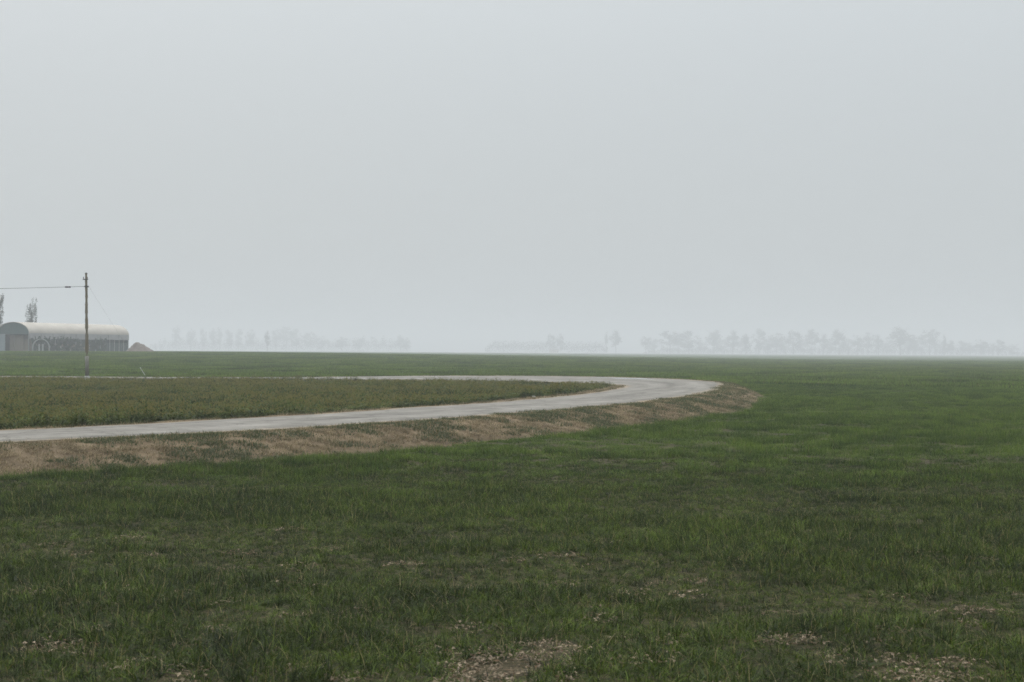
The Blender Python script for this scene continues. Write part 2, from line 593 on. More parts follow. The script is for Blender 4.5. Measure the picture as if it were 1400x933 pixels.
# ------------------------------------------------------------------ ground sheet
def build_ground():
    ang = np.radians(np.concatenate([np.arange(-32, 32.01, 0.28), np.arange(34, 327, 3.0)]))
    rad = np.concatenate([np.arange(0.6, 17.9, 0.5), np.arange(18, 104, 0.42)])
    rr = rad[-1]
    far = []
    while rr < 4200:
        rr *= 1.045
        far.append(rr)
    rad = np.concatenate([rad, far])
    A, Rr = np.meshgrid(ang, rad)
    x, y = (Rr * np.sin(A)).ravel(), (Rr * np.cos(A)).ravel()
    z, zone, do, di = terrain(x, y)
    na, nr = len(ang), len(rad)
    idx = np.arange(na * nr).reshape(nr, na)
    nxt = np.roll(idx, -1, axis=1)
    q = np.stack([idx[:-1], nxt[:-1], nxt[1:], idx[1:]], -1).reshape(-1, 4)[:, ::-1]
    verts = np.vstack([np.stack([x, y, z], 1), [[0, 0, float(np.mean(z[:na]))]]])
    faces = [tuple(f) for f in q.tolist()] + [(int(nxt[0, k]), int(idx[0, k]), na * nr) for k in range(na)]
    ob = mesh_object('field_ground', verts.tolist(), faces, ground_material(), smooth=True)
    col = ob.data.color_attributes.new('zone', 'FLOAT_COLOR', 'POINT')
    bank = np.where(zone == 0, 1 - smoothstep(0, .6, do - bank_width(y)), np.where(zone == 1, 1.0, 1 - smoothstep(0.5, 1.1, di)))
    bank = np.clip(bank, 0, 1)
    weed = np.where(zone == 2, smoothstep(0.5, 1.1, di), 0)
    c = np.stack([1 - bank, bank, weed, np.ones_like(bank)], 1)
    c = np.vstack([c, [[1, 0, 0, 1]]]).astype(np.float32)
    col.data.foreach_set('color', c.ravel())
    tag(ob, kind='structure')
    return ob


build_ground()


def build_road():
    n, cross = len(E_OUT), 6
    verts, uvs = [], []
    for k in range(n):
        a, b = E_IN[k], E_OUT[k]
        for c in range(cross + 1):
            u = c / cross
            p = a * (1 - u) + b * u
            wob = 0.0
            if c in (0, cross):
                wob = (vnoise(np.array([STATION[k] * 0.9]), np.array([c * 3.3]), 21)[0] - 0.5) * 0.30
            dv = (b - a)
            dv = dv / (np.linalg.norm(dv) + 1e-6)
            p = p + dv * wob
            crown = 0.03 * (1 - (2 * u - 1) ** 2)
            verts.append((p[0], p[1], p[2] + crown + 0.004))
            uvs.append((u, STATION[k]))
    faces = []
    for k in range(n - 1):
        for c in range(cross):
            i = k * (cross + 1) + c
            faces.append((i, i + 1, i + cross + 2, i + cross + 1))
    b = len(verts)
    # broken edge of the slab: a skirt down into the earth on both sides
    for k in range(n):
        for c in (0, cross):
            v = verts[k * (cross + 1) + c]
            verts.append((v[0], v[1], v[2] - 0.16))
            uvs.append((0 if c == 0 else 1, STATION[k]))
    for k in range(n - 1):
        i0, i1 = k * (cross + 1), (k + 1) * (cross + 1)
        faces.append((i0, i1, b + 2 * (k + 1), b + 2 * k))
        faces.append((i1 + cross, i0 + cross, b + 2 * k + 1, b + 2 * (k + 1) + 1))
    ob = mesh_object('road', verts, faces, road_material(), smooth=False)
    uvl = ob.data.uv_layers.new(name='UVMap')
    for lp in ob.data.loops:
        uvl.data[lp.index].uv = uvs[lp.vertex_index]
    # face normals up
    import bmesh
    bm = bmesh.new()
    bm.from_mesh(ob.data)
    bmesh.ops.recalc_face_normals(bm, faces=bm.faces)
    bm.to_mesh(ob.data)
    bm.free()
    tag(ob, kind='structure')


build_road()


def build_puddle():
    m, t = new_mat('puddle_water')
    bs = n_(t, 'ShaderNodeBsdfPrincipled')
    bs.inputs['Base Color'].default_value = (0.18, 0.17, 0.155, 1)
    bs.inputs['Roughness'].default_value = 0.06
    bs.inputs['IOR'].default_value = 1.33
    out = n_(t, 'ShaderNodeOutputMaterial')
    t.links.new(bs.outputs[0], out.inputs['Surface'])
    a = 0
    k = int(np.argmin(np.hypot(E_OUT[:, 0] - 7.2, E_OUT[:, 1] - 80.0)))
    vs = []
    n = 28
    for j in range(n):
        an = 2 * math.pi * j / n
        r = 0.8 + 0.35 * math.sin(2.3 * an + 1) * math.cos(1.7 * an)
        kk = k + r * 4.2 * math.cos(an)
        u = 0.78 + 0.10 * r * math.sin(an)
        p = [np.interp(kk, np.arange(len(E_OUT)), E_IN[:, c]) * (1 - u) + np.interp(kk, np.arange(len(E_OUT)), E_OUT[:, c]) * u for c in range(3)]
        vs.append((p[0], p[1], p[2] + 0.03 * (1 - (2 * u - 1) ** 2) + 0.010))
    cx = np.mean(np.array(vs), 0)
    vs.append(tuple(cx))
    ob = mesh_object('puddle', vs, [(j, (j + 1) % n, n) for j in range(n)], m)
    tag(ob, kind='structure')


build_puddle()


# ------------------------------------------------------------------ vegetation sources (instanced as uncountable stuff)
def blade_clump(name, mat, count, radius, h_rng, w_rng, bend, segs=2, seed=0, square=False, flat=0.0, leaf=False):
    rg = np.random.default_rng(seed)
    V, F, tone, dry = [], [], [], []
    for _ in range(count):
        if square:
            bx, by = rg.uniform(-radius, radius, 2)
        else:
            r, a = radius * math.sqrt(rg.random()), rg.random() * 2 * math.pi
            bx, by = r * math.cos(a), r * math.sin(a)
        h = rg.uniform(*h_rng)
        w = rg.uniform(*w_rng)
        a = rg.random() * 2 * math.pi
        dx, dy = math.cos(a), math.sin(a)
        fa = rg.random() * 2 * math.pi
        sx, sy = math.cos(fa), math.sin(fa)
        lean = rg.uniform(0.05, 1.0) * bend
        if rg.random() < flat:
            lean = rg.uniform(1.6, 3.0)
        tn, dr = rg.random(), rg.random()
        b = len(V)
        z0 = -0.02
        for s in range(segs + 1):
            u = s / segs
            off = lean * h * u * u * 0.75
            z = z0 + h * (u - 0.28 * min(lean, 3.2) * u * u)
            ww = w * ((1 - u) if not leaf else math.sin(math.pi * (0.12 + 0.88 * u)))
            if s == segs:
                V.append((bx + dx * off, by + dy * off, z))
                tone.append(min(1, 0.35 + tn * .8)); dry.append(dr)
            else:
                V.append((bx + dx * off - sx * ww / 2, by + dy * off - sy * ww / 2, z))
                V.append((bx + dx * off + sx * ww / 2, by + dy * off + sy * ww / 2, z))
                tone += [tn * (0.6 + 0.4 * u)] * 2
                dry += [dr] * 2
        for s in range(segs - 1):
            F.append((b + 2 * s, b + 2 * s + 1, b + 2 * s + 3, b + 2 * s + 2))
        F.append((b + 2 * (segs - 1), b + 2 * (segs - 1) + 1, b + 2 * segs))
    me = bpy.data.meshes.new(name)
    me.from_pydata(V, [], F)
    me.materials.append(mat)
    me.attributes.new('tone', 'FLOAT', 'POINT').data.foreach_set('value', np.array(tone, np.float32))
    me.attributes.new('dry', 'FLOAT', 'POINT').data.foreach_set('value', np.array(dry, np.float32))
    me.update()
    return bpy.data.objects.new(name, me)


def herb_clump(name, mat, seed, stems, radius, h_rng):
    """weed tuft: thin stems set with small leaves and a seed tip"""
    rg = np.random.default_rng(seed)
    V, F, tone, dry = [], [], [], []

    def tri(a, b, c, tn, dr):
        i = len(V)
        V.extend([a, b, c])
        F.append((i, i + 1, i + 2))
        tone.extend([tn] * 3)
        dry.extend([dr] * 3)
    for _ in range(stems):
        r, a = radius * math.sqrt(rg.random()), rg.random() * 6.283
        bx, by = r * math.cos(a), r * math.sin(a)
        h = rg.uniform(*h_rng)
        lx, ly = rg.normal(0, 0.16, 2) * h
        tn = rg.random()
        tri((bx - .004, by, -.02), (bx + .004, by, -.02), (bx + lx, by + ly, h), tn * .6, .3)
        for k in range(7):
            u = rg.uniform(0.12, 1.0)
            p = np.array((bx + lx * u, by + ly * u, h * u))
            la = rg.random() * 6.283
            ln = rg.uniform(.035, .085) * (1.25 - .6 * u)
            d = np.array((math.cos(la), math.sin(la), rg.uniform(-.2, .9))) * ln
            sd = np.array((-math.sin(la), math.cos(la), 0)) * ln * .28
            tri(tuple(p + d * .45 - sd), tuple(p + d * .45 + sd), tuple(p), tn * .55 + .35 * u, .2)
            tri(tuple(p + d * .45 + sd), tuple(p + d * .45 - sd), tuple(p + d), tn * .55 + .45 * u, .2)
        if rg.random() < .5:
            for k in range(3):
                p = np.array((bx + lx, by + ly, h)) + rg.normal(0, .014, 3)
                s = .013
                tri(tuple(p + (-s, 0, 0)), tuple(p + (s, 0, 0)), tuple(p + (0, 0, 2.4 * s)), 1.0, .95)
    me = bpy.data.meshes.new(name)
    me.from_pydata(V, [], F)
    me.materials.append(mat)
    me.attributes.new('tone', 'FLOAT', 'POINT').data.foreach_set('value', np.array(tone, np.float32))
    me.attributes.new('dry', 'FLOAT', 'POINT').data.foreach_set('value', np.array(dry, np.float32))
    me.update()
    return bpy.data.objects.new(name, me)


def litter_clump(name, mat, seed, count, radius):
    """dead leaf and straw scraps lying on the soil"""
    rg = np.random.default_rng(seed)
    V, F, tone, dry = [], [], [], []
    for _ in range(count):
        r, a = radius * math.sqrt(rg.random()), rg.random() * 6.283
        c = np.array((r * math.cos(a), r * math.sin(a), rg.uniform(.004, .022)))
        long_ = rg.random() < .3
        ln = rg.uniform(.025, .11) if long_ else .007 + .03 * rg.random() ** 2
        wd = rg.uniform(.004, .008) if long_ else ln * rg.uniform(.5, .9)
        a = rg.random() * 6.283
        d = np.array((math.cos(a), math.sin(a), rg.normal(0, .22)))
        s = np.array((-math.sin(a), math.cos(a), rg.normal(0, .3)))
        up = np.array((0, 0, rg.uniform(.0, .012)))
        b = len(V)
        for p in (c - d * ln / 2, c - s * wd / 2 + up, c + s * wd / 2 + up, c + d * ln / 2):
            p[2] = max(p[2], .002)
            V.append(tuple(p))
        F += [(b, b + 1, b + 2), (b + 1, b + 3, b + 2)]
        t_, d_ = rg.random(), rg.random()
        tone += [t_] * 4
        dry += [d_] * 4
    me = bpy.data.meshes.new(name)
    me.from_pydata(V, [], F)
    me.materials.append(mat)
    me.attributes.new('tone', 'FLOAT', 'POINT').data.foreach_set('value', np.array(tone, np.float32))
    me.attributes.new('dry', 'FLOAT', 'POINT').data.foreach_set('value', np.array(dry, np.float32))
    me.update()
    return bpy.data.objects.new(name, me)


def scatter(name, sources, x, y, z, scale_xy, scale_z, label, category, tilt=0.06):
    """one object of kind stuff whose points carry copies of the source tufts"""
    lib = bpy.data.collections.new(name + '_sources')
    for s in sources:
        lib.objects.link(s)
    n = len(x)
    me = bpy.data.meshes.new(name)
    me.from_pydata(np.stack([x, y, z], 1).tolist(), [], [])
    rot = np.stack([RNG.normal(0, tilt, n), RNG.normal(0, tilt, n), RNG.uniform(0, 6.283, n)], 1).astype(np.float32)
    scl = np.stack([scale_xy, scale_xy, scale_z], 1).astype(np.float32)
    me.attributes.new('rot', 'FLOAT_VECTOR', 'POINT').data.foreach_set('vector', rot.ravel())
    me.attributes.new('scl', 'FLOAT_VECTOR', 'POINT').data.foreach_set('vector', scl.ravel())
    me.attributes.new('pick', 'INT', 'POINT').data.foreach_set('value', RNG.integers(0, len(sources), n).astype(np.int32))
    ob = bpy.data.objects.new(name, me)
    COL.objects.link(ob)
    ng = bpy.data.node_groups.new(name + '_nodes', 'GeometryNodeTree')
    ng.interface.new_socket('Geometry', in_out='INPUT', socket_type='NodeSocketGeometry')
    ng.interface.new_socket('Geometry', in_out='OUTPUT', socket_type='NodeSocketGeometry')
    gi, go = ng.nodes.new('NodeGroupInput'), ng.nodes.new('NodeGroupOutput')
    ci = ng.nodes.new('GeometryNodeCollectionInfo')
    ci.inputs['Collection'].default_value = lib
    ci.inputs['Separate Children'].default_value = True
    ci.inputs['Reset Children'].default_value = True
    iop = ng.nodes.new('GeometryNodeInstanceOnPoints')
    iop.inputs['Pick Instance'].default_value = True

    def attr(nm, ty):
        a = ng.nodes.new('GeometryNodeInputNamedAttribute')
        a.data_type = ty
        a.inputs['Name'].default_value = nm
        return a.outputs['Attribute']
    ng.links.new(gi.outputs[0], iop.inputs['Points'])
    ng.links.new(ci.outputs[0], iop.inputs['Instance'])
    ng.links.new(attr('pick', 'INT'), iop.inputs['Instance Index'])
    e2r = ng.nodes.new('FunctionNodeEulerToRotation')
    ng.links.new(attr('rot', 'FLOAT_VECTOR'), e2r.inputs[0])
    ng.links.new(e2r.outputs[0], iop.inputs['Rotation'])
    ng.links.new(attr('scl', 'FLOAT_VECTOR'), iop.inputs['Scale'])
    ng.links.new(iop.outputs[0], go.inputs[0])
    md = ob.modifiers.new('scatter', 'NODES')
    md.node_group = ng
    tag(ob, label, category, kind='stuff')
    return ob


def wedge_points(r0, r1, spacing, tan_half=0.43, margin=3.0):
    """jittered grid of points over the ground in front, r0..r1 metres away"""
    xs = np.arange(-(r1 * tan_half + margin), r1 * tan_half + margin, spacing)
    ys = np.arange(max(r0 * 0.85, 0.1), r1, spacing)
    X, Y = np.meshgrid(xs, ys)
    X = X.ravel() + RNG.uniform(-.5, .5, X.size) * spacing
    Y = Y.ravel() + RNG.uniform(-.5, .5, Y.size) * spacing
    r = np.hypot(X, Y)
    k = (r >= r0) & (r < r1) & (np.abs(X) < Y * tan_half + margin)
    return X[k], Y[k]


def vigour(x, y):
    """how well the crop stands: bands of tall tufts, thin places and bare places"""
    a = fbm(x * 0.42, y * 0.62, 31, 3)
    b = vnoise(x * 1.5, y * 1.9, 47)
    c = fbm(x * 0.06, y * 0.06, 53, 2)
    v = 0.62 * a + 0.28 * b + 0.25 * (c - 0.5) + 0.05 * (vnoise(x * 4.1, y * 4.7, 48) - .5) + 0.06
    v = v + 0.10 * smoothstep(9.5, 15, y)
    # a thin, trampled strip close to the verge where the picture is taken
    v = v - 0.20 * (1 - smoothstep(7.4, 10.8, y)) * (0.35 + vnoise(x * 2.3, y * 2.3, 59))
    # a bare scrape in that strip
    brk = .45 + 1.1 * vnoise(x * 3.1, y * 3.1, 60)
    for (bx, by, rx, ry, am) in ((-.10, 8.9, .50, .8, .34), (-.30, 11.2, .45, .45, .28), (.22, 9.6, .26, .5, .30), (.75, 11.6, .5, .3, .22), (1.9, 9.9, .55, .28, .22),
                                 (3.0, 9.2, .45, .3, .2), (-1.9, 8.7, .4, .3, .22), (-3.2, 9.5, .5, .35, .26), (-2.6, 11.8, .5, .3, .2), (-1.2, 12.3, .4, .3, .2),
                                 (2.6, 13.5, .6, .3, .18), (.3, 15.0, .8, .3, .2), (4.1, 15.5, .8, .35, .2), (-4.0, 14.5, .6, .3, .2)):
        v = v - am * np.exp(-(((x - bx) / rx) ** 2 + ((y - by) / ry) ** 2)) * brk
    return v


def stature(x, y):
    """crop height: uneven rows of lush tufts with lower lanes between"""
    a = fbm(x * 0.34, y * 0.62, 131, 3)
    b = fbm(x * 1.5, y * 2.0, 137, 3)
    return smoothstep(0.445, 0.545, 0.66 * a + 0.34 * b)


def crop_scatter():
    # near: tufts of real blades
    x, y = wedge_points(4.5, 31, 0.092, .40, 2.0)
    z, zone, do, di = terrain(x, y)
    v = vigour(x, y)
    rr = np.hypot(x, y)
    keep = (zone == 0) & (do > bank_width(y) + .1 + .35 * (vnoise(x * .9, y * .9, 97) - .5)) & (RNG.random(len(x)) < 1 - smoothstep(20, 31, rr)) & (RNG.random(len(x)) < smoothstep(0.11, 0.29, v) * 0.93 + 0.07)
    x, y, z, v = x[keep], y[keep], z[keep], v[keep]
    src = [blade_clump('wheat_tuft', M_WHEAT_SHADED, 44, 0.036, (.04, .115), (.0035, .0080), 3.0, 3, 100 + k, flat=.08) for k in range(8)]
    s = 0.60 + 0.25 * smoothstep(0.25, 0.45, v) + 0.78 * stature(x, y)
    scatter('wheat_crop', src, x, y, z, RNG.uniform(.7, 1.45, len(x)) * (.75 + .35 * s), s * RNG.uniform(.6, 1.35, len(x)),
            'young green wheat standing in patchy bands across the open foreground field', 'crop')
    # middle distance
    x, y = wedge_points(18, 92, 0.46)
    z, zone, do, di = terrain(x, y)
    v = vigour(x, y)
    rr = np.hypot(x, y)
    keep = (zone == 0) & (do > bank_width(y) + .25 + .4 * (vnoise(x * .9, y * .9, 97) - .5)) & (RNG.random(len(x)) < smoothstep(18, 29, rr)) & (RNG.random(len(x)) < smoothstep(0.15, 0.36, v) * 0.7 + 0.3)
    x, y, z, v = x[keep], y[keep], z[keep], v[keep]
    src = [blade_clump('wheat_patch', M_WHEAT_LIT, 300, 0.30, (.05, .13), (.006, .012), 2.4, 2, 200 + k) for k in range(6)]
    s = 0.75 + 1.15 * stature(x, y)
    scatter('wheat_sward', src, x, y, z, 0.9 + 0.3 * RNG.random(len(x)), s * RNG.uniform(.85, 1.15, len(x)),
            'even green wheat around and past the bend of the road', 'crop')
    # far
    x, y = wedge_points(88, 430, 2.5)
    z, zone, do, di = terrain(x, y)
    v = vigour(x * .4, y * .4)
    keep = (zone == 0) & (do > 2.2)
    x, y, z, v = x[keep], y[keep], z[keep], v[keep]
    src = [blade_clump('wheat_expanse', M_WHEAT_LIT, 420, 1.75, (.10, .20), (.04, .08), .7, 1, 300 + k) for k in range(4)]
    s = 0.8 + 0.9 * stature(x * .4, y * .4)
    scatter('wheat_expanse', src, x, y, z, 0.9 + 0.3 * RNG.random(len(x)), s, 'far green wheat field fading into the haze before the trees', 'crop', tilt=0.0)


def litter_scatter():
    x, y = wedge_points(4.5, 26, 0.20)
    z, zone, do, di = terrain(x, y)
    v = vigour(x, y)
    pr = (1 - smoothstep(0.18, 0.36, v)) * 0.9 + 0.10 * (1 - smoothstep(9, 17, y))
    keep = (zone == 0) & (do > 2.0) & (RNG.random(len(x)) < pr)
    src = [litter_clump('straw_scraps', M_STRAW, 400 + k, 60, .16) for k in range(5)]
    scatter('straw_litter', src, x[keep], y[keep], z[keep] + .004, RNG.uniform(.8, 1.3, keep.sum()), RNG.uniform(.8, 1.3, keep.sum()),
            'dry tan leaf and straw scraps on bare soil between the wheat tufts', 'straw', tilt=.02)


def bank_scatter():
    # dead grass over the road bank and the strip along the inner edge
    lo, hi = [], []
    pts = []
    for (a, b) in zip(E_OUT, E_IN):
        d = (a[:2] - b[:2]) / (np.linalg.norm(a[:2] - b[:2]) + 1e-6)
        if a[0] < -46:
            continue
        r = math.hypot(a[0], a[1])
        n = 90 if r < 55 else 44
        for _ in range(n):
            u = RNG.uniform(-.3, float(bank_width(a[1])) + .15)
            p = a[:2] + d * u + RNG.normal(0, .16, 2)
            pts.append((p[0], p[1], 0))
        for _ in range(7):
            u = RNG.uniform(-.25, 0.75)
            p = b[:2] - d * u + RNG.normal(0, .2, 2)
            pts.append((p[0], p[1], 1))
    P = np.array(pts)
    x, y = P[:, 0], P[:, 1]
    z, zone, do, di = terrain(x, y)
    dm = np.minimum(do, di)
    creep = 0.36 * smoothstep(.45, .8, fbm(x * .8, y * .8, 91, 2))
    ok = ((zone != 1) & (dm > 0.02)) | ((zone == 1) & (dm < creep))
    z = np.where(zone == 1, z + .06, z)
    x, y, z, do, side, zone = x[ok], y[ok], z[ok], do[ok], P[ok, 2], zone[ok]
    g = fbm(x * 1.2, y * 1.2, 71, 4)
    # green weeds hold some stretches of the bank, mostly its upper half
    green = (RNG.random(len(x)) < smoothstep(0.40, 0.66, g + 0.05 * (do < 1.2))) & (side == 0)
    green |= (RNG.random(len(x)) < 0.22) & (side == 1)
    dryk = ~green
    ramp = 0.7 + 0.4 * np.clip(do / 2.0, 0, 1)
    src = [blade_clump('dead_grass_tuft', M_DRY, 44, .13, (.05, .14), (.004, .010), 2.0, 2, 500 + k, flat=.35) for k in range(6)]
    k = dryk
    scatter('bank_dead_grass', src, x[k], y[k], z[k], RNG.uniform(.8, 1.35, k.sum()), RNG.uniform(.6, 1.1, k.sum()) * ramp[k],
            'brown dead grass matted over the bank below the road edge', 'dry grass')
    k = green
    src = [blade_clump('bank_weed_tuft', M_VERGE, 40, .19, (.04, .13), (.008, .022), 1.5, 2, 520 + j, flat=.25, leaf=False) for j in range(5)]
    scatter('bank_weeds', src, x[k], y[k], z[k], RNG.uniform(.8, 1.3, k.sum()), RNG.uniform(.6, 1.1, k.sum()),
            'grey green weeds in patches on the brown road bank', 'weeds')


def plot_scatter():
    xs, ys = np.arange(-48, 6, .30), np.arange(12, 88, .30)
    X, Y = np.meshgrid(xs, ys)
    x = X.ravel() + RNG.uniform(-.15, .15, X.size)
    y = Y.ravel() + RNG.uniform(-.15, .15, Y.size)
    k = np.abs(x) < y * .46 + 4
    x, y = x[k], y[k]
    z, zone, do, di = terrain(x, y)
    edge = 0.35 + 0.9 * fbm(x * .9, y * .9, 77, 3)
    k = (zone == 2) & (di > edge) & (RNG.random(len(x)) < .93)
    x, y, z, di = x[k], y[k], z[k], di[k]
    src = [herb_clump('weed_tuft', M_WEED, 600 + j, 15, .22, (.12, .30)) for j in range(7)]
    v = fbm(x * .3, y * .4, 83, 3)
    far_edge = smoothstep(3.5, 0.6, di) if False else 1 - 0.45 * (1 - smoothstep(.6, 6.0, di)) * smoothstep(58, 70, y)
    s = (.55 + .95 * smoothstep(.32, .66, v)) * far_edge
    scatter('plot_weeds', src, x, y, z, RNG.uniform(.85, 1.25, len(x)), s * RNG.uniform(.85, 1.15, len(x)),
            'olive green leafy weeds with yellowish tips filling the plot inside the bend', 'weeds')


crop_scatter()
litter_scatter()
bank_scatter()
plot_scatter()

# ------------------------------------------------------------------ utility pole, wire, stay
M_POLE = simple_mat('weathered_pole_wood', (0.14, 0.12, 0.085), (0.235, 0.205, 0.15), 5, 0.9, 0.3, stretch=(6, 6, .5))
M_STEEL = simple_mat('dull_steel', (0.06, 0.062, 0.06), (0.11, 0.11, 0.105), 12, 0.55)
M_PALE = simple_mat('pale_concrete', (0.34, 0.33, 0.31), (0.48, 0.47, 0.45), 9, 0.9, 0.3)
M_RUBBER = simple_mat('black_plastic', (0.012, 0.012, 0.012), (0.025, 0.025, 0.025), 10, 0.6)
M_GUARD = simple_mat('pale_plastic', (0.55, 0.55, 0.50), (0.68, 0.68, 0.62), 8, 0.5)
M_PORC = simple_mat('brown_porcelain', (0.07, 0.045, 0.03), (0.1, 0.07, 0.05), 8, 0.3)


def make_pole(x, y, height, label):
    z0 = ground_z(x, y)
    root = empty('utility_pole', (x, y, z0 - .02))
    root.rotation_euler = (0.0, math.radians(-0.9), 0.0)
    m = MB()
    n = 14
    m.tube([(0.006 * math.sin(k * 1.3), 0.005 * math.cos(k), height * k / n) for k in range(n + 1)],
           [0.112 - 0.042 * k / n for k in range(n + 1)], 14)
    m.build('shaft', M_POLE, root, True)
    MB().tube([(0, 0, -.1), (0, 0, .22), (0, 0, .34), (0, 0, .36)], [.165, .155, .150, .12], 12).build('concrete_collar', M_PALE, root)
    MB().tube([(0, 0, .36), (0, 0, 1.15), (0, 0, 1.5)], [.1135, .1125, .1105], 14).build('lime_wash', M_PALE_WASH, root, True)
    MB().tube([(0, 0, height - .02), (0, 0, height + .03)], [.085, .05], 12).build('cap', M_STEEL, root)
    b = MB().box((-.02, -.085, height - .36), (.30, .05, .055))
    b.build('bracket', M_STEEL, root)
    for sx in (-.13, .09):
        MB().tube([(sx, -.085, height - .33), (sx, -.085, height - .28), (sx, -.085, height - .26), (sx, -.085, height - .22)],
                  [.016, .03, .022, .03], 8).build('insulator', M_PORC, root, True)
    MB().tube([(0, 0, height - .82), (0, 0, height - .72)], [.092, .092], 12).build('band', M_STEEL, root)
    MB().tube([(-.08, 0, height - .77), (-.17, -.01, height - .77)], [.02, .014], 8).build('cable_hook', M_STEEL, root)
    MB().box((.10, 0, height - .77), (.07, .05, .09)).build('stay_clamp', M_STEEL, root)
    tag(root, label, 'pole', 'utility poles along the far leg of the road')
    return root


M_PALE_WASH = simple_mat('faded_pole_foot', (0.17, 0.16, 0.135), (0.27, 0.26, 0.23), 5, 0.95, 0.3, stretch=(5, 5, .8))
POLE = Vector((-24.45, 81.9))
POLE_H = 6.28
make_pole(POLE.x, POLE.y, POLE_H, 'slim weathered wooden pole with pale foot beside the far leg of the road')
POLE2 = Vector((-68.0, 85.2))
make_pole(POLE2.x, POLE2.y, POLE_H, 'wooden pole carrying the other end of the overhead cable')


def build_wire():
    za = ground_z(POLE.x, POLE.y) + POLE_H - .79
    zb = ground_z(POLE2.x, POLE2.y) + POLE_H - .79
    a = Vector((POLE.x - .17 - .085, POLE.y - .01, za))
    b = Vector((POLE2.x - .085, POLE2.y, zb))
    root = empty('overhead_cable', a)
    pts = []
    for k in range(41):
        u = k / 40
        p = a.lerp(b, u)
        p.z -= 4 * .30 * u * (1 - u)
        pts.append(p - a)
    MB().tube(pts, .011, 6).build('cable', M_RUBBER, root, True)
    u = 0.98 / (b - a).length
    p0 = a.lerp(b, .72 / (b - a).length) - a
    p1 = a.lerp(b, 1.10 / (b - a).length) - a
    for p in (p0, p1):
        p.z -= .028
    mids = [p0.lerp(p1, t) for t in (0, .08, .3, .5, .7, .92, 1)]
    MB().tube(mids, [.013, .036, .046, .036, .046, .036, .013], 8).build('splice_sleeve', M_RUBBER, root, True)
    tag(root, 'thin black overhead cable with a splice sleeve running off the pole', 'cable')


build_wire()


def build_stay():
    top = Vector((POLE.x + .13 - .085, POLE.y, ground_z(POLE.x, POLE.y) + POLE_H - .77))
    foot = Vector((-24.25, 95.0, 0))
    foot.z = ground_z(foot.x, foot.y) - .03
    root = empty('stay_wire', foot)
    MB().tube([Vector((0, 0, 0)), top - foot], .0026, 6).build('wire', M_STEEL, root)
    d = (top - foot)
    MB().tube([d * .075, d * .16], .028, 8).build('guard_sleeve', M_GUARD, root)
    MB().tube([d * .0, d * .05], .03, 8).build('anchor_rod', M_STEEL, root)
    tag(root, 'slanting steel stay wire with pale guard sleeve near its foot', 'stay wire')


build_stay()


def build_stone():
    p = (1.7, 52.2)
    z = ground_z(*p)
    rg = random.Random(4)
    vs, fs = [], []
    rows, seg = 5, 9
    for i in range(rows):
        t = i / (rows - 1)
        for k in range(seg):
            a = 2 * math.pi * k / seg
            r = .065 * math.cos(t * 1.35) * rg.uniform(.82, 1.15)
            vs.append((r * 1.2 * math.cos(a), r * math.sin(a), -.04 + .11 * math.sin(t * 1.5) + rg.uniform(-.012, .012)))
    for i in range(rows - 1):
        for k in range(seg):
            k2 = (k + 1) % seg
            fs.append((i * seg + k, i * seg + k2, (i + 1) * seg + k2, (i + 1) * seg + k))
    fs.append(tuple((rows - 1) * seg + k for k in range(seg)))
    ob = mesh_object('stone', vs, fs, M_GUARD, loc=(p[0] - .9, p[1] + .2, ground_z(p[0] - .9, p[1] + .2)))
    tag(ob, 'small whitish stone lying on the verge inside the bend', 'stone')


build_stone()

# ------------------------------------------------------------------ farm: arched barn with straw, shrubs, hoop, heap
M_FABRIC = simple_mat('cream_roof_sheet', (0.36, 0.32, 0.275), (0.44, 0.395, 0.345), .45, 0.8)
M_FABRIC2 = simple_mat('grey_side_sheet', (0.23, 0.225, 0.228), (0.30, 0.293, 0.296), .8, 0.8)
M_GABLE = simple_mat('dark_green_sheet', (0.026, 0.060, 0.057), (0.044, 0.084, 0.080), .8, 0.7)
M_FRAME = simple_mat('galvanised_frame', (0.22, 0.235, 0.23), (0.32, 0.335, 0.33), 5, 0.6)
M_NET = simple_mat('green_net', (0.022, 0.040, 0.036), (0.045, 0.066, 0.060), 2, 0.9)
M_DOOR = simple_mat('blue_grey_sheet', (0.15, 0.19, 0.21), (0.20, 0.24, 0.265), 2, 0.8)
M_STRAWBALE = simple_mat('straw_bale', (0.13, 0.108, 0.08), (0.22, 0.185, 0.14), 9, 0.95, 0.5, stretch=(1, 1, 4))
M_EARTH = simple_mat('heaped_earth', (0.075, 0.058, 0.046), (0.17, 0.135, 0.11), 1.6, 0.95, 0.8)

BARN_W, BARN_H, BARN_L = 8.9, 6.3, 32.6
corner = ray_point(39.5, 480, 300.0)
AX = Vector((0.40, 0.917, 0)).normalized()          # along the ridge, away from the viewer
AC = Vector((0.917, -0.40, 0)).normalized()         # across, towards the near long side
BARN_RZ = math.atan2(AC.y, AC.x)
barn_o = Vector((corner.x, corner.y, 0)) - AC * (BARN_W / 2)
barn_o.z = ground_z(barn_o.x, barn_o.y) + .06
# local frame: x across (+ = near long side), y along the ridge


def arch(u, inset=0.0):
    """profile of the roof, u from 0 (eave, -x) to 1 (eave, +x); returns x, z"""
    w, h, eave = BARN_W / 2 - inset, BARN_H - inset, 3.85
    if u < .12:
        return -w, eave + (3.95 - eave) * u / .12
    if u > .88:
        return w, eave + (3.95 - eave) * (1 - u) / .12
    a = math.pi * (1 - (u - .12) / .76)
    return w * math.cos(a), 3.95 + (h - 3.95) * math.sin(a)


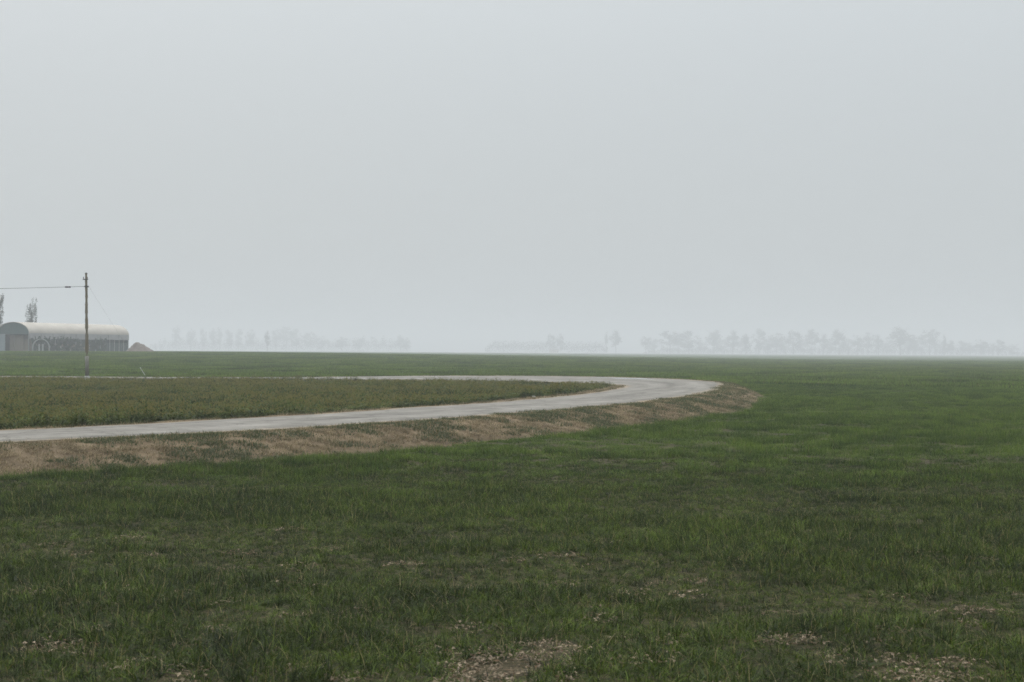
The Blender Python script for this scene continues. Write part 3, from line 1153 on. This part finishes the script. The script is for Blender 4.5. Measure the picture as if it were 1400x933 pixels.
def build_barn():
    root = empty('arched_barn', barn_o, BARN_RZ)
    bays = 9
    step = BARN_L / bays
    nU = 36
    for k in range(bays):
        v, f = [], []
        y0, y1 = k * step + .006, (k + 1) * step - .006
        sag = .0
        ys = [y0, (y0 + y1) / 2, y1]
        for layer, ins in ((0, 0.0), (1, 0.06)):
            for j, yy in enumerate(ys):
                for i in range(nU + 1):
                    x, z = arch(i / nU, ins + (sag if j == 1 else 0))
                    v.append((x, yy, z))
        W = nU + 1
        for layer in (0, 1):
            for j in range(2):
                for i in range(nU):
                    b = layer * 3 * W + j * W + i
                    q = (b, b + 1, b + W + 1, b + W)
                    f.append(q if layer == 0 else q[::-1])
        o = 3 * W
        for i in range(nU):
            f.append((i + 1, i, o + i, o + i + 1))
            f.append((2 * W + i, 2 * W + i + 1, o + 2 * W + i + 1, o + 2 * W + i))
        for j in range(2):
            for i in (0, nU):
                a = j * W + i
                q = (a, a + W, o + a + W, o + a)
                f.append(q if i == 0 else q[::-1])
        mesh_object('roof_panel', v, f, M_FABRIC, root, False)
    for k in range(bays + 1):
        yy = min(max(k * step, .05), BARN_L - .05)
        pts = [(arch(i / nU, .12)[0], yy, arch(i / nU, .12)[1]) for i in range(nU + 1)]
        MB().tube(pts, .04, 6).build('roof_rib', M_FRAME, root, True)
    for k in range(bays):                                # grey hanging skirt under the eave, near side
        o = MB().box((BARN_W / 2 + .04, (k + .5) * step, 3.33), (.04, step - .14, 1.2))
        o.build('side_skirt', M_FABRIC2, root)
    for side in (-1, 1):
        n = 20 if side == 1 else 10
        for k in range(n + 1):
            yy = .08 + (BARN_L - .16) * k / n
            MB().tube([(side * (BARN_W / 2 - .12), yy, -.2), (side * (BARN_W / 2 - .12), yy, 3.9)], .07, 6).build('post', M_FRAME, root)
    # far long side closed with sheet, far end too
    MB().box((-BARN_W / 2 + .3, BARN_L / 2, 2.0), (.05, BARN_L - 1, 4.0)).build('back_wall', M_NET, root)
    # gable sheets: front upper half, whole rear end
    for yy, zlow in ((.22, 3.75), (BARN_L - .22, 0.0)):
        v, f = [], []
        us = [i / 40 for i in range(41)]
        pr = [(x, z) for x, z in (arch(u, .10) for u in us) if z >= zlow]
        pr = [(pr[0][0], zlow)] + pr + [(pr[-1][0], zlow)]
        n = len(pr)
        for dy in (0, .06):
            v += [(x, yy + dy, z) for x, z in pr]
        f.append(tuple(range(n)))
        f.append(tuple(range(2 * n - 1, n - 1, -1)))
        for i in range(n):
            j = (i + 1) % n
            f.append((i, i + n, j + n, j))
        mesh_object('gable_sheet', v, f, M_GABLE, root)
    MB().box((-BARN_W / 2 + 1.25, .15, 1.8), (2.1, .08, 3.8)).build('sliding_door', M_DOOR, root)
    MB().tube([(BARN_W / 2 - .16, .14, -.1), (BARN_W / 2 - .16, .14, 3.3)], .13, 8).build('corner_post', M_STEEL, root)
    MB().tube([(-BARN_W / 2 + .2, .30, 3.72), (BARN_W / 2 - .2, .30, 3.72)], .08, 6).build('tie_beam', M_STEEL, root)
    # net curtain along the far half of the near side, hung below an open strip
    for k in range(5):
        y0 = BARN_L * .60 + k * BARN_L * .08
        MB().box((BARN_W / 2 - .34, y0 + BARN_L * .04, 1.1), (.04, BARN_L * .08 - .12, 2.0)).build('net_curtain', M_NET, root)
    tag(root, 'long arched barn with cream sheet roof and open sides on the rise', 'barn')
    return root


BARN = build_barn()
BARN_MW = Matrix.Translation(barn_o) @ Matrix.Rotation(BARN_RZ, 4, 'Z')


def bale_mesh():
    rg = random.Random(3)
    m = bpy.data.meshes.new('straw_bale')
    nx, s = 3, (1.18, 2.2, .88)
    import bmesh
    bm = bmesh.new()
    bmesh.ops.create_cube(bm, size=1.0)
    bmesh.ops.subdivide_edges(bm, edges=bm.edges[:], cuts=2, use_grid_fill=True)
    for v in bm.verts:
        v.co = Vector((v.co.x * s[0], v.co.y * s[1], v.co.z * s[2]))
        r = 1 - .06 * (abs(v.co.x) > .55) - .03 * (abs(v.co.z) > .4)
        v.co = Vector((v.co.x * (1 - .05 * (abs(v.co.z) > .4)), v.co.y, v.co.z)) + Vector((rg.uniform(-.025, .025), rg.uniform(-.03, .03), rg.uniform(-.02, .02)))
    bm.to_mesh(m)
    bm.free()
    m.materials.append(M_STRAWBALE)
    return m


BALE = bale_mesh()


def place_bale(lx, ly, lz, rz, label, group):
    ob = bpy.data.objects.new('straw_bale', BALE)
    COL.objects.link(ob)
    ob.matrix_world = BARN_MW @ Matrix.Translation((lx, ly, lz)) @ Matrix.Rotation(rz, 4, 'Z')
    tag(ob, label, 'bale', group)


for cxk, cx in enumerate((-1.6, -.32, 1.0, 2.3)):
    for lv in range(4):
        if cxk == 3 and lv == 3:
            continue
        place_bale(cx, 2.6 + .1 * (cxk % 2), .44 - .06 + lv * .885, random.uniform(-.02, .02),
                   'tan straw bale in the barn mouth, %s layer up, %s column from the sliding door' % (ORD[lv], ORD[cxk]), 'straw bales in the barn mouth')
for k in range(9):
    for lv in range(2):
        place_bale(2.7, 5.0 + k * 2.35, .38 + lv * .885, random.uniform(-.03, .03),
                   '%s straw bale in the shade behind the side posts, %s from the gable' % (('lower', 'upper')[lv], ORD[k]), 'straw bales along the barn side')


def foliage_mesh(name, mat, seed, count, size, blobs):
    """leaf faces spread through a set of ellipsoid clumps: (x, y, z, rx, rz)"""
    rg = np.random.default_rng(seed)
    V, F, tone, dry = [], [], [], []
    vol = np.array([b[3] * b[3] * b[4] for b in blobs])
    vol = vol / vol.sum()
    for bi, b in enumerate(blobs):
        base_t = rg.random()
        for _ in range(max(6, int(count * vol[bi]))):
            d = rg.normal(0, 1, 3)
            d /= np.linalg.norm(d) + 1e-6
            r = rg.random() ** .45
            p = np.array((b[0] + d[0] * r * b[3], b[1] + d[1] * r * b[3], b[2] + d[2] * r * b[4]))
            a, c = rg.normal(0, 1, 3), rg.normal(0, 1, 3)
            a /= np.linalg.norm(a)
            c -= a * c.dot(a)
            c /= np.linalg.norm(c) + 1e-6
            s = size * rg.uniform(.6, 1.4)
            i = len(V)
            V += [tuple(p - a * s), tuple(p + c * s * .5), tuple(p + a * s), tuple(p - c * s * .5)]
            F.append((i, i + 1, i + 2, i + 3))
            t_, d_ = np.clip(base_t * .5 + rg.random() * .6, 0, 1), rg.random()
            tone += [t_] * 4
            dry += [d_] * 4
    me = bpy.data.meshes.new(name)
    me.from_pydata(V, [], F)
    me.materials.append(mat)
    me.attributes.new('tone', 'FLOAT', 'POINT').data.foreach_set('value', np.array(tone, np.float32))
    me.attributes.new('dry', 'FLOAT', 'POINT').data.foreach_set('value', np.array(dry, np.float32))
    me.update()
    return me


def limb_mesh(name, seed, height, spread, n_limb, base_r, upright=0.5, start=.25):
    rg = np.random.default_rng(seed)
    m = MB()
    wob = rg.normal(0, .012 * height, (6, 2))
    wob[0] = 0
    tp = [(wob[k, 0] * k / 5, wob[k, 1] * k / 5, height * .92 * k / 5 - (.3 if k == 0 else 0)) for k in range(6)]
    m.tube(tp, [base_r * (1 - .17 * k) for k in range(6)], 7)
    tips = []
    for _ in range(n_limb):
        u = rg.uniform(start, .88)
        p = Vector(np.array([np.interp(u * 5, range(6), [q[c] for q in tp]) for c in range(3)]))
        a = rg.random() * 6.283
        ln = spread * rg.uniform(.55, 1.0) * (1.15 - .5 * abs(u - .5))
        d = Vector((math.cos(a), math.sin(a), upright * rg.uniform(.6, 1.5)))
        q1 = p + d * ln * .5
        q2 = p + d * ln + Vector((0, 0, .12 * ln))
        m.tube([p, q1, q2], [base_r * .38, base_r * .22, base_r * .08], 5)
        tips.append((tuple(q1), tuple(q2)))
        for s in range(2):
            e = q1 + Vector(rg.normal(0, .35, 3)) * ln + Vector((0, 0, .3 * ln))
            m.tube([q1, e], [base_r * .14, base_r * .05], 4)
            tips.append((tuple(q1), tuple(e)))
    me = bpy.data.meshes.new(name)
    me.from_pydata([tuple(v) for v in m.v], [], m.f)
    me.materials.append(M_BARK)
    me.polygons.foreach_set('use_smooth', [True] * len(me.polygons))
    me.update()
    return me, tips


def tree_kind(seed, height, spread, style):
    rg = np.random.default_rng(seed + 900)
    def crown_blobs(n, zc, rx, rz, lo, hi, flat=1.0):
        out = []
        for _ in range(n):
            d = rg.normal(0, 1, 3)
            d /= np.linalg.norm(d)
            r = rg.random() ** .4
            q = rg.uniform(lo, hi)
            out.append((d[0] * r * rx * .8, d[1] * r * rx * .8, zc + d[2] * r * rz * .8, rx * q, rx * q * flat))
        return out
    if style == 'poplar':
        tr, tips = limb_mesh('trunk', seed, height, spread, 34, height * .013, 2.6, .12)
        blobs = []
        for a, b in tips:
            blobs.append((b[0] * .9, b[1] * .9, b[2], spread * .22, spread * .75))
        cr = foliage_mesh('crown', M_TWIG, seed, 3200, .17, blobs)
    elif style == 'round':
        tr, tips = limb_mesh('trunk', seed, height * .9, spread * .9, 16, height * .016, .55, .42)
        cr = foliage_mesh('crown', M_TWIG, seed, 1500, .28, crown_blobs(30, height * .58, spread, height * .42, .18, .40))
    elif style == 'column':
        tr, tips = limb_mesh('trunk', seed, height * .9, spread * .5, 22, height * .012, 1.4, .15)
        cr = foliage_mesh('crown', M_TWIG, seed, 900, .27, crown_blobs(26, height * .58, spread, height * .40, .25, .5, 1.8))
    else:  # broad, loose
        tr, tips = limb_mesh('trunk', seed, height * .9, spread, 20, height * .014, .5, .3)
        cr = foliage_mesh('crown', M_TWIG, seed, 1100, .30, crown_blobs(26, height * .52, spread, height * .46, .14, .36))
    return tr, cr


def place_tree(kind, px, top_y, depth, width_px, label, group, name='tree', base_y=None):
    tr, cr, h0, s0 = kind
    p = ray_point(px, 480, depth)
    z = ground_z(p.x, p.y)
    top = ray_point(px, top_y, depth).z
    sz = (top - z) / h0
    sw = (width_px * depth / FPX) / (2 * s0)
    root = empty(name, (p.x, p.y, z), random.uniform(0, 6.28))
    root.scale = (sw, sw, sz)
    for nm, me in (('trunk', tr), ('crown', cr)):
        o = bpy.data.objects.new(nm, me)
        COL.objects.link(o)
        o.parent = root
    tag(root, label, 'tree', group)


def kinds(style, n, h, s, seed):
    out = []
    for k in range(n):
        tr, cr = tree_kind(seed + k, h, s * .75, style)
        zs = np.empty(len(cr.vertices) * 3)
        cr.vertices.foreach_get('co', zs)
        zs = zs.reshape(-1, 3)
        out.append((tr, cr, float(np.percentile(zs[:, 2], 99.5)), float(np.percentile(np.abs(zs[:, :2]), 98.5))))
    return out


K_POP = kinds('poplar', 2, 17, 2.2, 20)
K_ROUND = kinds('round', 4, 15, 5.2, 30)
K_COL = kinds('column', 2, 14, 2.6, 40)
K_LOOSE = kinds('loose', 3, 13, 5.5, 50)

place_tree(K_POP[0], -1, 401, 330, 14, 'tall bare poplar behind the left end of the arched barn, at the sliding door', None, 'poplar')
place_tree(K_POP[1], 43, 409, 400, 15, 'slender bare poplar rising behind the cream ridge of the arched barn', None, 'poplar')

# line of hazy trees on the right-hand horizon: x, top y, width in photo px, style
RIGHT = [(842, 452, 15, 0), (883, 460, 12, 0), (916, 453, 24, 1), (942, 453, 24, 1), (976, 452, 20, 0), (1002, 452, 14, 2), (1020, 457, 13, 2),
         (1037, 450, 15, 0), (1062, 456, 24, 3), (1085, 452, 18, 3), (1110, 451, 17, 0), (1126, 457, 11, 2), (1147, 451, 19, 0), (1172, 459, 14, 3),
         (1187, 455, 16, 3), (1201, 458, 10, 2), (1231, 448, 30, 1), (1248, 458, 14, 3), (1271, 451, 22, 1), (1291, 458, 5, 2), (1299, 466, 17, 3),
         (1315, 466, 13, 3), (1341, 465, 17, 3), (1365, 465, 13, 0)]
KK = [K_ROUND, K_ROUND, K_COL, K_LOOSE]
LAB = {0: 'faint round-headed tree, %s of the far hazy row counting from the low hedge',
       1: 'faint broad full-crowned tree, %s of the far hazy row counting from the low hedge',
       2: 'faint narrow upright tree, %s of the far hazy row counting from the low hedge',
       3: 'faint ragged loose-crowned tree, %s of the far hazy row counting from the low hedge'}
GRP = {0: 'round-headed trees in the far row', 1: 'broad trees in the far row', 2: 'narrow trees in the far row', 3: 'ragged trees in the far row'}
for i, (px, ty, wpx, st) in enumerate(RIGHT):
    ks = KK[st]
    wpx = wpx * 1.15
    place_tree(ks[i % len(ks)], px, ty, 1930 + 60 * math.sin(i * 1.9), wpx, LAB[st] % ORD[i], GRP[st])

BACK = [(895, 464, 22), (928, 462, 26), (958, 465, 20), (990, 463, 24), (1012, 462, 20), (1050, 463, 26), (1074, 462, 22), (1098, 461, 22), (1135, 464, 24), (1160, 464, 24),
        (1212, 463, 24), (1240, 461, 26), (1260, 463, 22), (1284, 465, 22), (1327, 469, 24), (1352, 470, 20), (1385, 471, 22)]
for i, (px, ty, wpx) in enumerate(BACK):
    place_tree(K_LOOSE[i % 3], px, ty, 2240 + 40 * math.sin(i * 1.3), wpx, 'fainter low gap-filling tree, %s behind the far row counting from the low hedge' % ORD[i], 'low trees behind the far row')
LEFT = [(241, 446, 13, 0), (261, 450, 12, 2), (277, 449, 10, 3), (291, 449, 12, 2), (300, 448, 9, 2), (312, 451, 14, 3), (326, 450, 12, 0), (343, 451, 14, 3),
        (377, 450, 13, 0), (391, 447, 20, 1), (405, 450, 16, 0), (424, 454, 18, 3), (440, 460, 16, 3), (466, 461, 18, 3), (492, 463, 20, 3), (548, 459, 14, 0), (556, 462, 12, 3)]
LABL = {0: 'barely visible round tree, %s of the pale wood counting from the barn', 1: 'barely visible wide tree, %s of the pale wood counting from the barn',
        2: 'barely visible narrow tree, %s of the pale wood counting from the barn', 3: 'barely visible ragged tree, %s of the pale wood counting from the barn'}
for i, (px, ty, wpx, st) in enumerate(LEFT):
    ks = KK[st]
    place_tree(ks[(i + 1) % len(ks)], px, ty, 2300 + 60 * math.sin(i * 2.3), wpx, LABL[st] % ORD[i], 'trees of the wood beyond the barn: ' + str(('round', 'wide', 'narrow', 'ragged')[st]))
place_tree(K_COL[1], 365.5, 453, 1600, 8, 'single dark narrow tree standing in front of the pale wood', None)
for k, (px, ty, w) in enumerate(((753, 457, 12), (766, 457, 11), (829, 454, 5))):
    place_tree(K_LOOSE[int(px) % 3], px, ty, 2050, w, 'faint ragged tree above the low far hedge, %s counting from the farmhouse' % ORD[k], 'trees above the far hedge')


def far_hedge(name, x0, x1, top, depth, seed, label, hjit=2.0):
    """continuous belt of scrub reading as one mass"""
    rg = np.random.default_rng(seed)
    a, b = ray_point(x0, 480, depth), ray_point(x1, 480, depth)
    L = (b - a).length
    n = max(6, int(L / 4))
    blobs = []
    for k in range(n):
        u = (k + .5) / n
        x, y = a.x + (b.x - a.x) * u, a.y + rg.normal(0, 3)
        z = ground_z(x, y)
        px = x0 + (x1 - x0) * u
        h = ray_point(px, top + hjit * rg.normal(0, .5), depth).z - z
        h *= smoothstep(0, .06, u) * (1 - smoothstep(.94, 1, u)) * .5 + .5
        blobs.append((x - a.x, y - a.y, z + h * .5 - a.z, 3.4, h * .52))
    me = foliage_mesh(name, M_TWIG, seed, int(n * 150), .66, blobs)
    ob = bpy.data.objects.new(name, me)
    COL.objects.link(ob)
    ob.location = a
    tag(ob, label, 'hedge', kind='stuff')


far_hedge('far_wood', 205, 560, 463.0, 2050, 61, 'pale low wood edge hanging in the haze beyond the barn', 5.0)
far_hedge('far_hedge', 664, 830, 466.0, 1900, 62, 'low dim hedge on the horizon beyond the bend of the road', 1.2)
far_hedge('far_scrub', 880, 1400, 474.5, 1980, 63, 'dim scrub at the feet of the hazy tree row', 4.0)


def build_farmhouse():
    p = ray_point(757, 480, 1950)
    z = ground_z(p.x, p.y)
    root = empty('farmhouse', (p.x, p.y, z), .15)
    mw = simple_mat('pale_render', (.55, .48, .42), (.62, .55, .48), 1, .9)
    mr = simple_mat('roof_tiles', (.22, .12, .08), (.30, .17, .12), 2, .9)
    MB().box((0, 0, 1.6), (12, 7, 3.6)).build('wall', mw, root)
    v = [(-6.4, -3.9, 3.42), (6.4, -3.9, 3.42), (6.4, 3.9, 3.42), (-6.4, 3.9, 3.42), (-6.4, 0, 5.2), (6.4, 0, 5.2)]
    mesh_object('roof', v, [(0, 1, 5, 4), (2, 3, 4, 5), (0, 4, 3), (1, 2, 5), (3, 2, 1, 0)], mr, root)
    for k in range(4):
        MB().box((-4.3 + 2.9 * k, -3.52, 1.9), (.9, .06, 1.2)).build('window', M_RUBBER, root)
    tag(root, 'tiny pale farmhouse almost lost in haze below the far hedge line', 'house')


build_farmhouse()

# shrubs in front of the barn side: photo x, top y, width px, depth
SHRUBS = [(47, 461.5, 9), (55, 460, 10), (63, 461, 10), (71, 461, 11), (80, 462, 10), (89, 460, 11), (98, 462, 11), (106, 464, 10), (113, 466, 9),
          (126, 466, 9), (133, 464, 9), (141, 461.5, 10)]


def build_shrubs():
    metas = []
    for k in range(4):
        rg = np.random.default_rng(700 + k)
        blobs = [(rg.normal(0, .35), rg.normal(0, .35), .35 + 2.2 * j / 9, .55 * (1 - .045 * j) + rg.uniform(-.08, .12), .42) for j in range(10)]
        fo = foliage_mesh('foliage', M_SHRUB, 710 + k, 520, .17, blobs)
        m = MB()
        for j in range(3):
            a = 2.1 * j + k
            m.tube([(0.08 * math.cos(a), .08 * math.sin(a), -.2), (.3 * math.cos(a), .3 * math.sin(a), 2.0)], [.06, .02], 5)
        st = bpy.data.meshes.new('stem')
        st.from_pydata([tuple(v) for v in m.v], [], m.f)
        st.materials.append(M_BARK)
        metas.append((fo, st))
    for i, (px, ty, w) in enumerate(SHRUBS):
        u = (px - 42) / 140.0
        dep = 296 + 24 * u
        p = ray_point(px, 480, dep)
        z = ground_z(p.x, p.y)
        h = ray_point(px, ty, dep).z - z
        root = empty('shrub', (p.x, p.y, z), random.uniform(0, 6))
        sw = w * dep / FPX / 1.7
        root.scale = (sw, sw, h / 2.75)
        for nm, me in zip(('foliage', 'stem'), metas[i % 4]):
            o = bpy.data.objects.new(nm, me)
            COL.objects.link(o)
            o.parent = root
        tag(root, 'dark green shrub, %s of the row along the barn side counting from the gable' % ORD[i], 'shrub', 'shrubs along the barn side')


build_shrubs()


def build_hoop():
    p = ray_point(55.5, 480, 291.0)
    z = ground_z(p.x, p.y)
    root = empty('hoop_frame', (p.x, p.y, z), 0.25)
    for k in range(3):
        pts = []
        for i in range(17):
            a = math.pi * i / 16
            pts.append((-1.62 * math.cos(a), 1.3 * k, .9 + 1.75 * math.sin(a)))
        pts = [(-1.62, 1.3 * k, -.15)] + pts + [(1.62, 1.3 * k, -.15)]
        MB().tube(pts,   .055 if k == 0 else .04, 6).build('hoop', M_FRAME, root, True)
    MB().tube([(0, 0, 2.66), (0, 2.6, 2.66)], .045, 6).build('ridge_bar', M_FRAME, root)
    for sx in (-.45, .25):
        MB().box((sx, 2.4, .8), (.34, .06, 1.6)).build('plastic_strip', M_FRAME, root)
    tag(root, 'white tube hoop frame of a small tunnel before the barn side', 'hoop frame')


build_hoop()


def build_heap():
    p = ray_point(190, 480, 312)
    z = ground_z(p.x, p.y)
    n, mring = 26, 12
    v = [(-.2, 0, 2.2)]
    for i in range(1, mring + 1):
        t = i / mring
        for k in range(n):
            a = 2 * math.pi * k / n
            ex = 4.1 if math.cos(a) > 0 else 2.3
            x, y = ex * t * math.cos(a), 3.0 * t * math.sin(a)
            hh = 2.25 * max(0, 1 - t ** 1.15) - .12 * (i == mring)
            nz = (fbm(np.array([x * 1.1 + 40]), np.array([y * 1.1 + 9]), 5, 3)[0] - .5) * 1.1 * (1 - t * .6) + (vnoise(np.array([x * 3.3 + 7]), np.array([y * 3.3]), 6)[0] - .5) * .35
            v.append((x - .2, y, hh + nz))
    f = [(0, 1 + k, 1 + (k + 1) % n) for k in range(n)]
    for i in range(mring - 1):
        for k in range(n):
            a, b = 1 + i * n + k, 1 + i * n + (k + 1) % n
            f.append((a, a + n, b + n, b))
    ob = mesh_object('earth_heap', v, f, M_EARTH, smooth=True, loc=(p.x - .4, p.y, z))
    tag(ob, 'brown heap of earth at the far end of the arched barn', 'heap')


build_heap()

# ------------------------------------------------------------------ haze: one box of even air round everything
def build_haze():
    m, t = new_mat('haze_air')
    pv = n_(t, 'ShaderNodeVolumePrincipled')
    pv.inputs['Color'].default_value = (0.95, 0.97, 0.98, 1)
    pv.inputs['Density'].default_value = 0.0010
    pv.inputs['Anisotropy'].default_value = 0.0
    for k in ('Density Attribute', 'Color Attribute', 'Temperature Attribute'):
        if k in pv.inputs:
            pv.inputs[k].default_value = ''
    out = n_(t, 'ShaderNodeOutputMaterial')
    t.links.new(pv.outputs[0], out.inputs['Volume'])
    ob = MB().box((0, 0, 22.0), (9000, 9000, 48.0)).build('haze', m)
    tag(ob, kind='stuff')


build_haze()
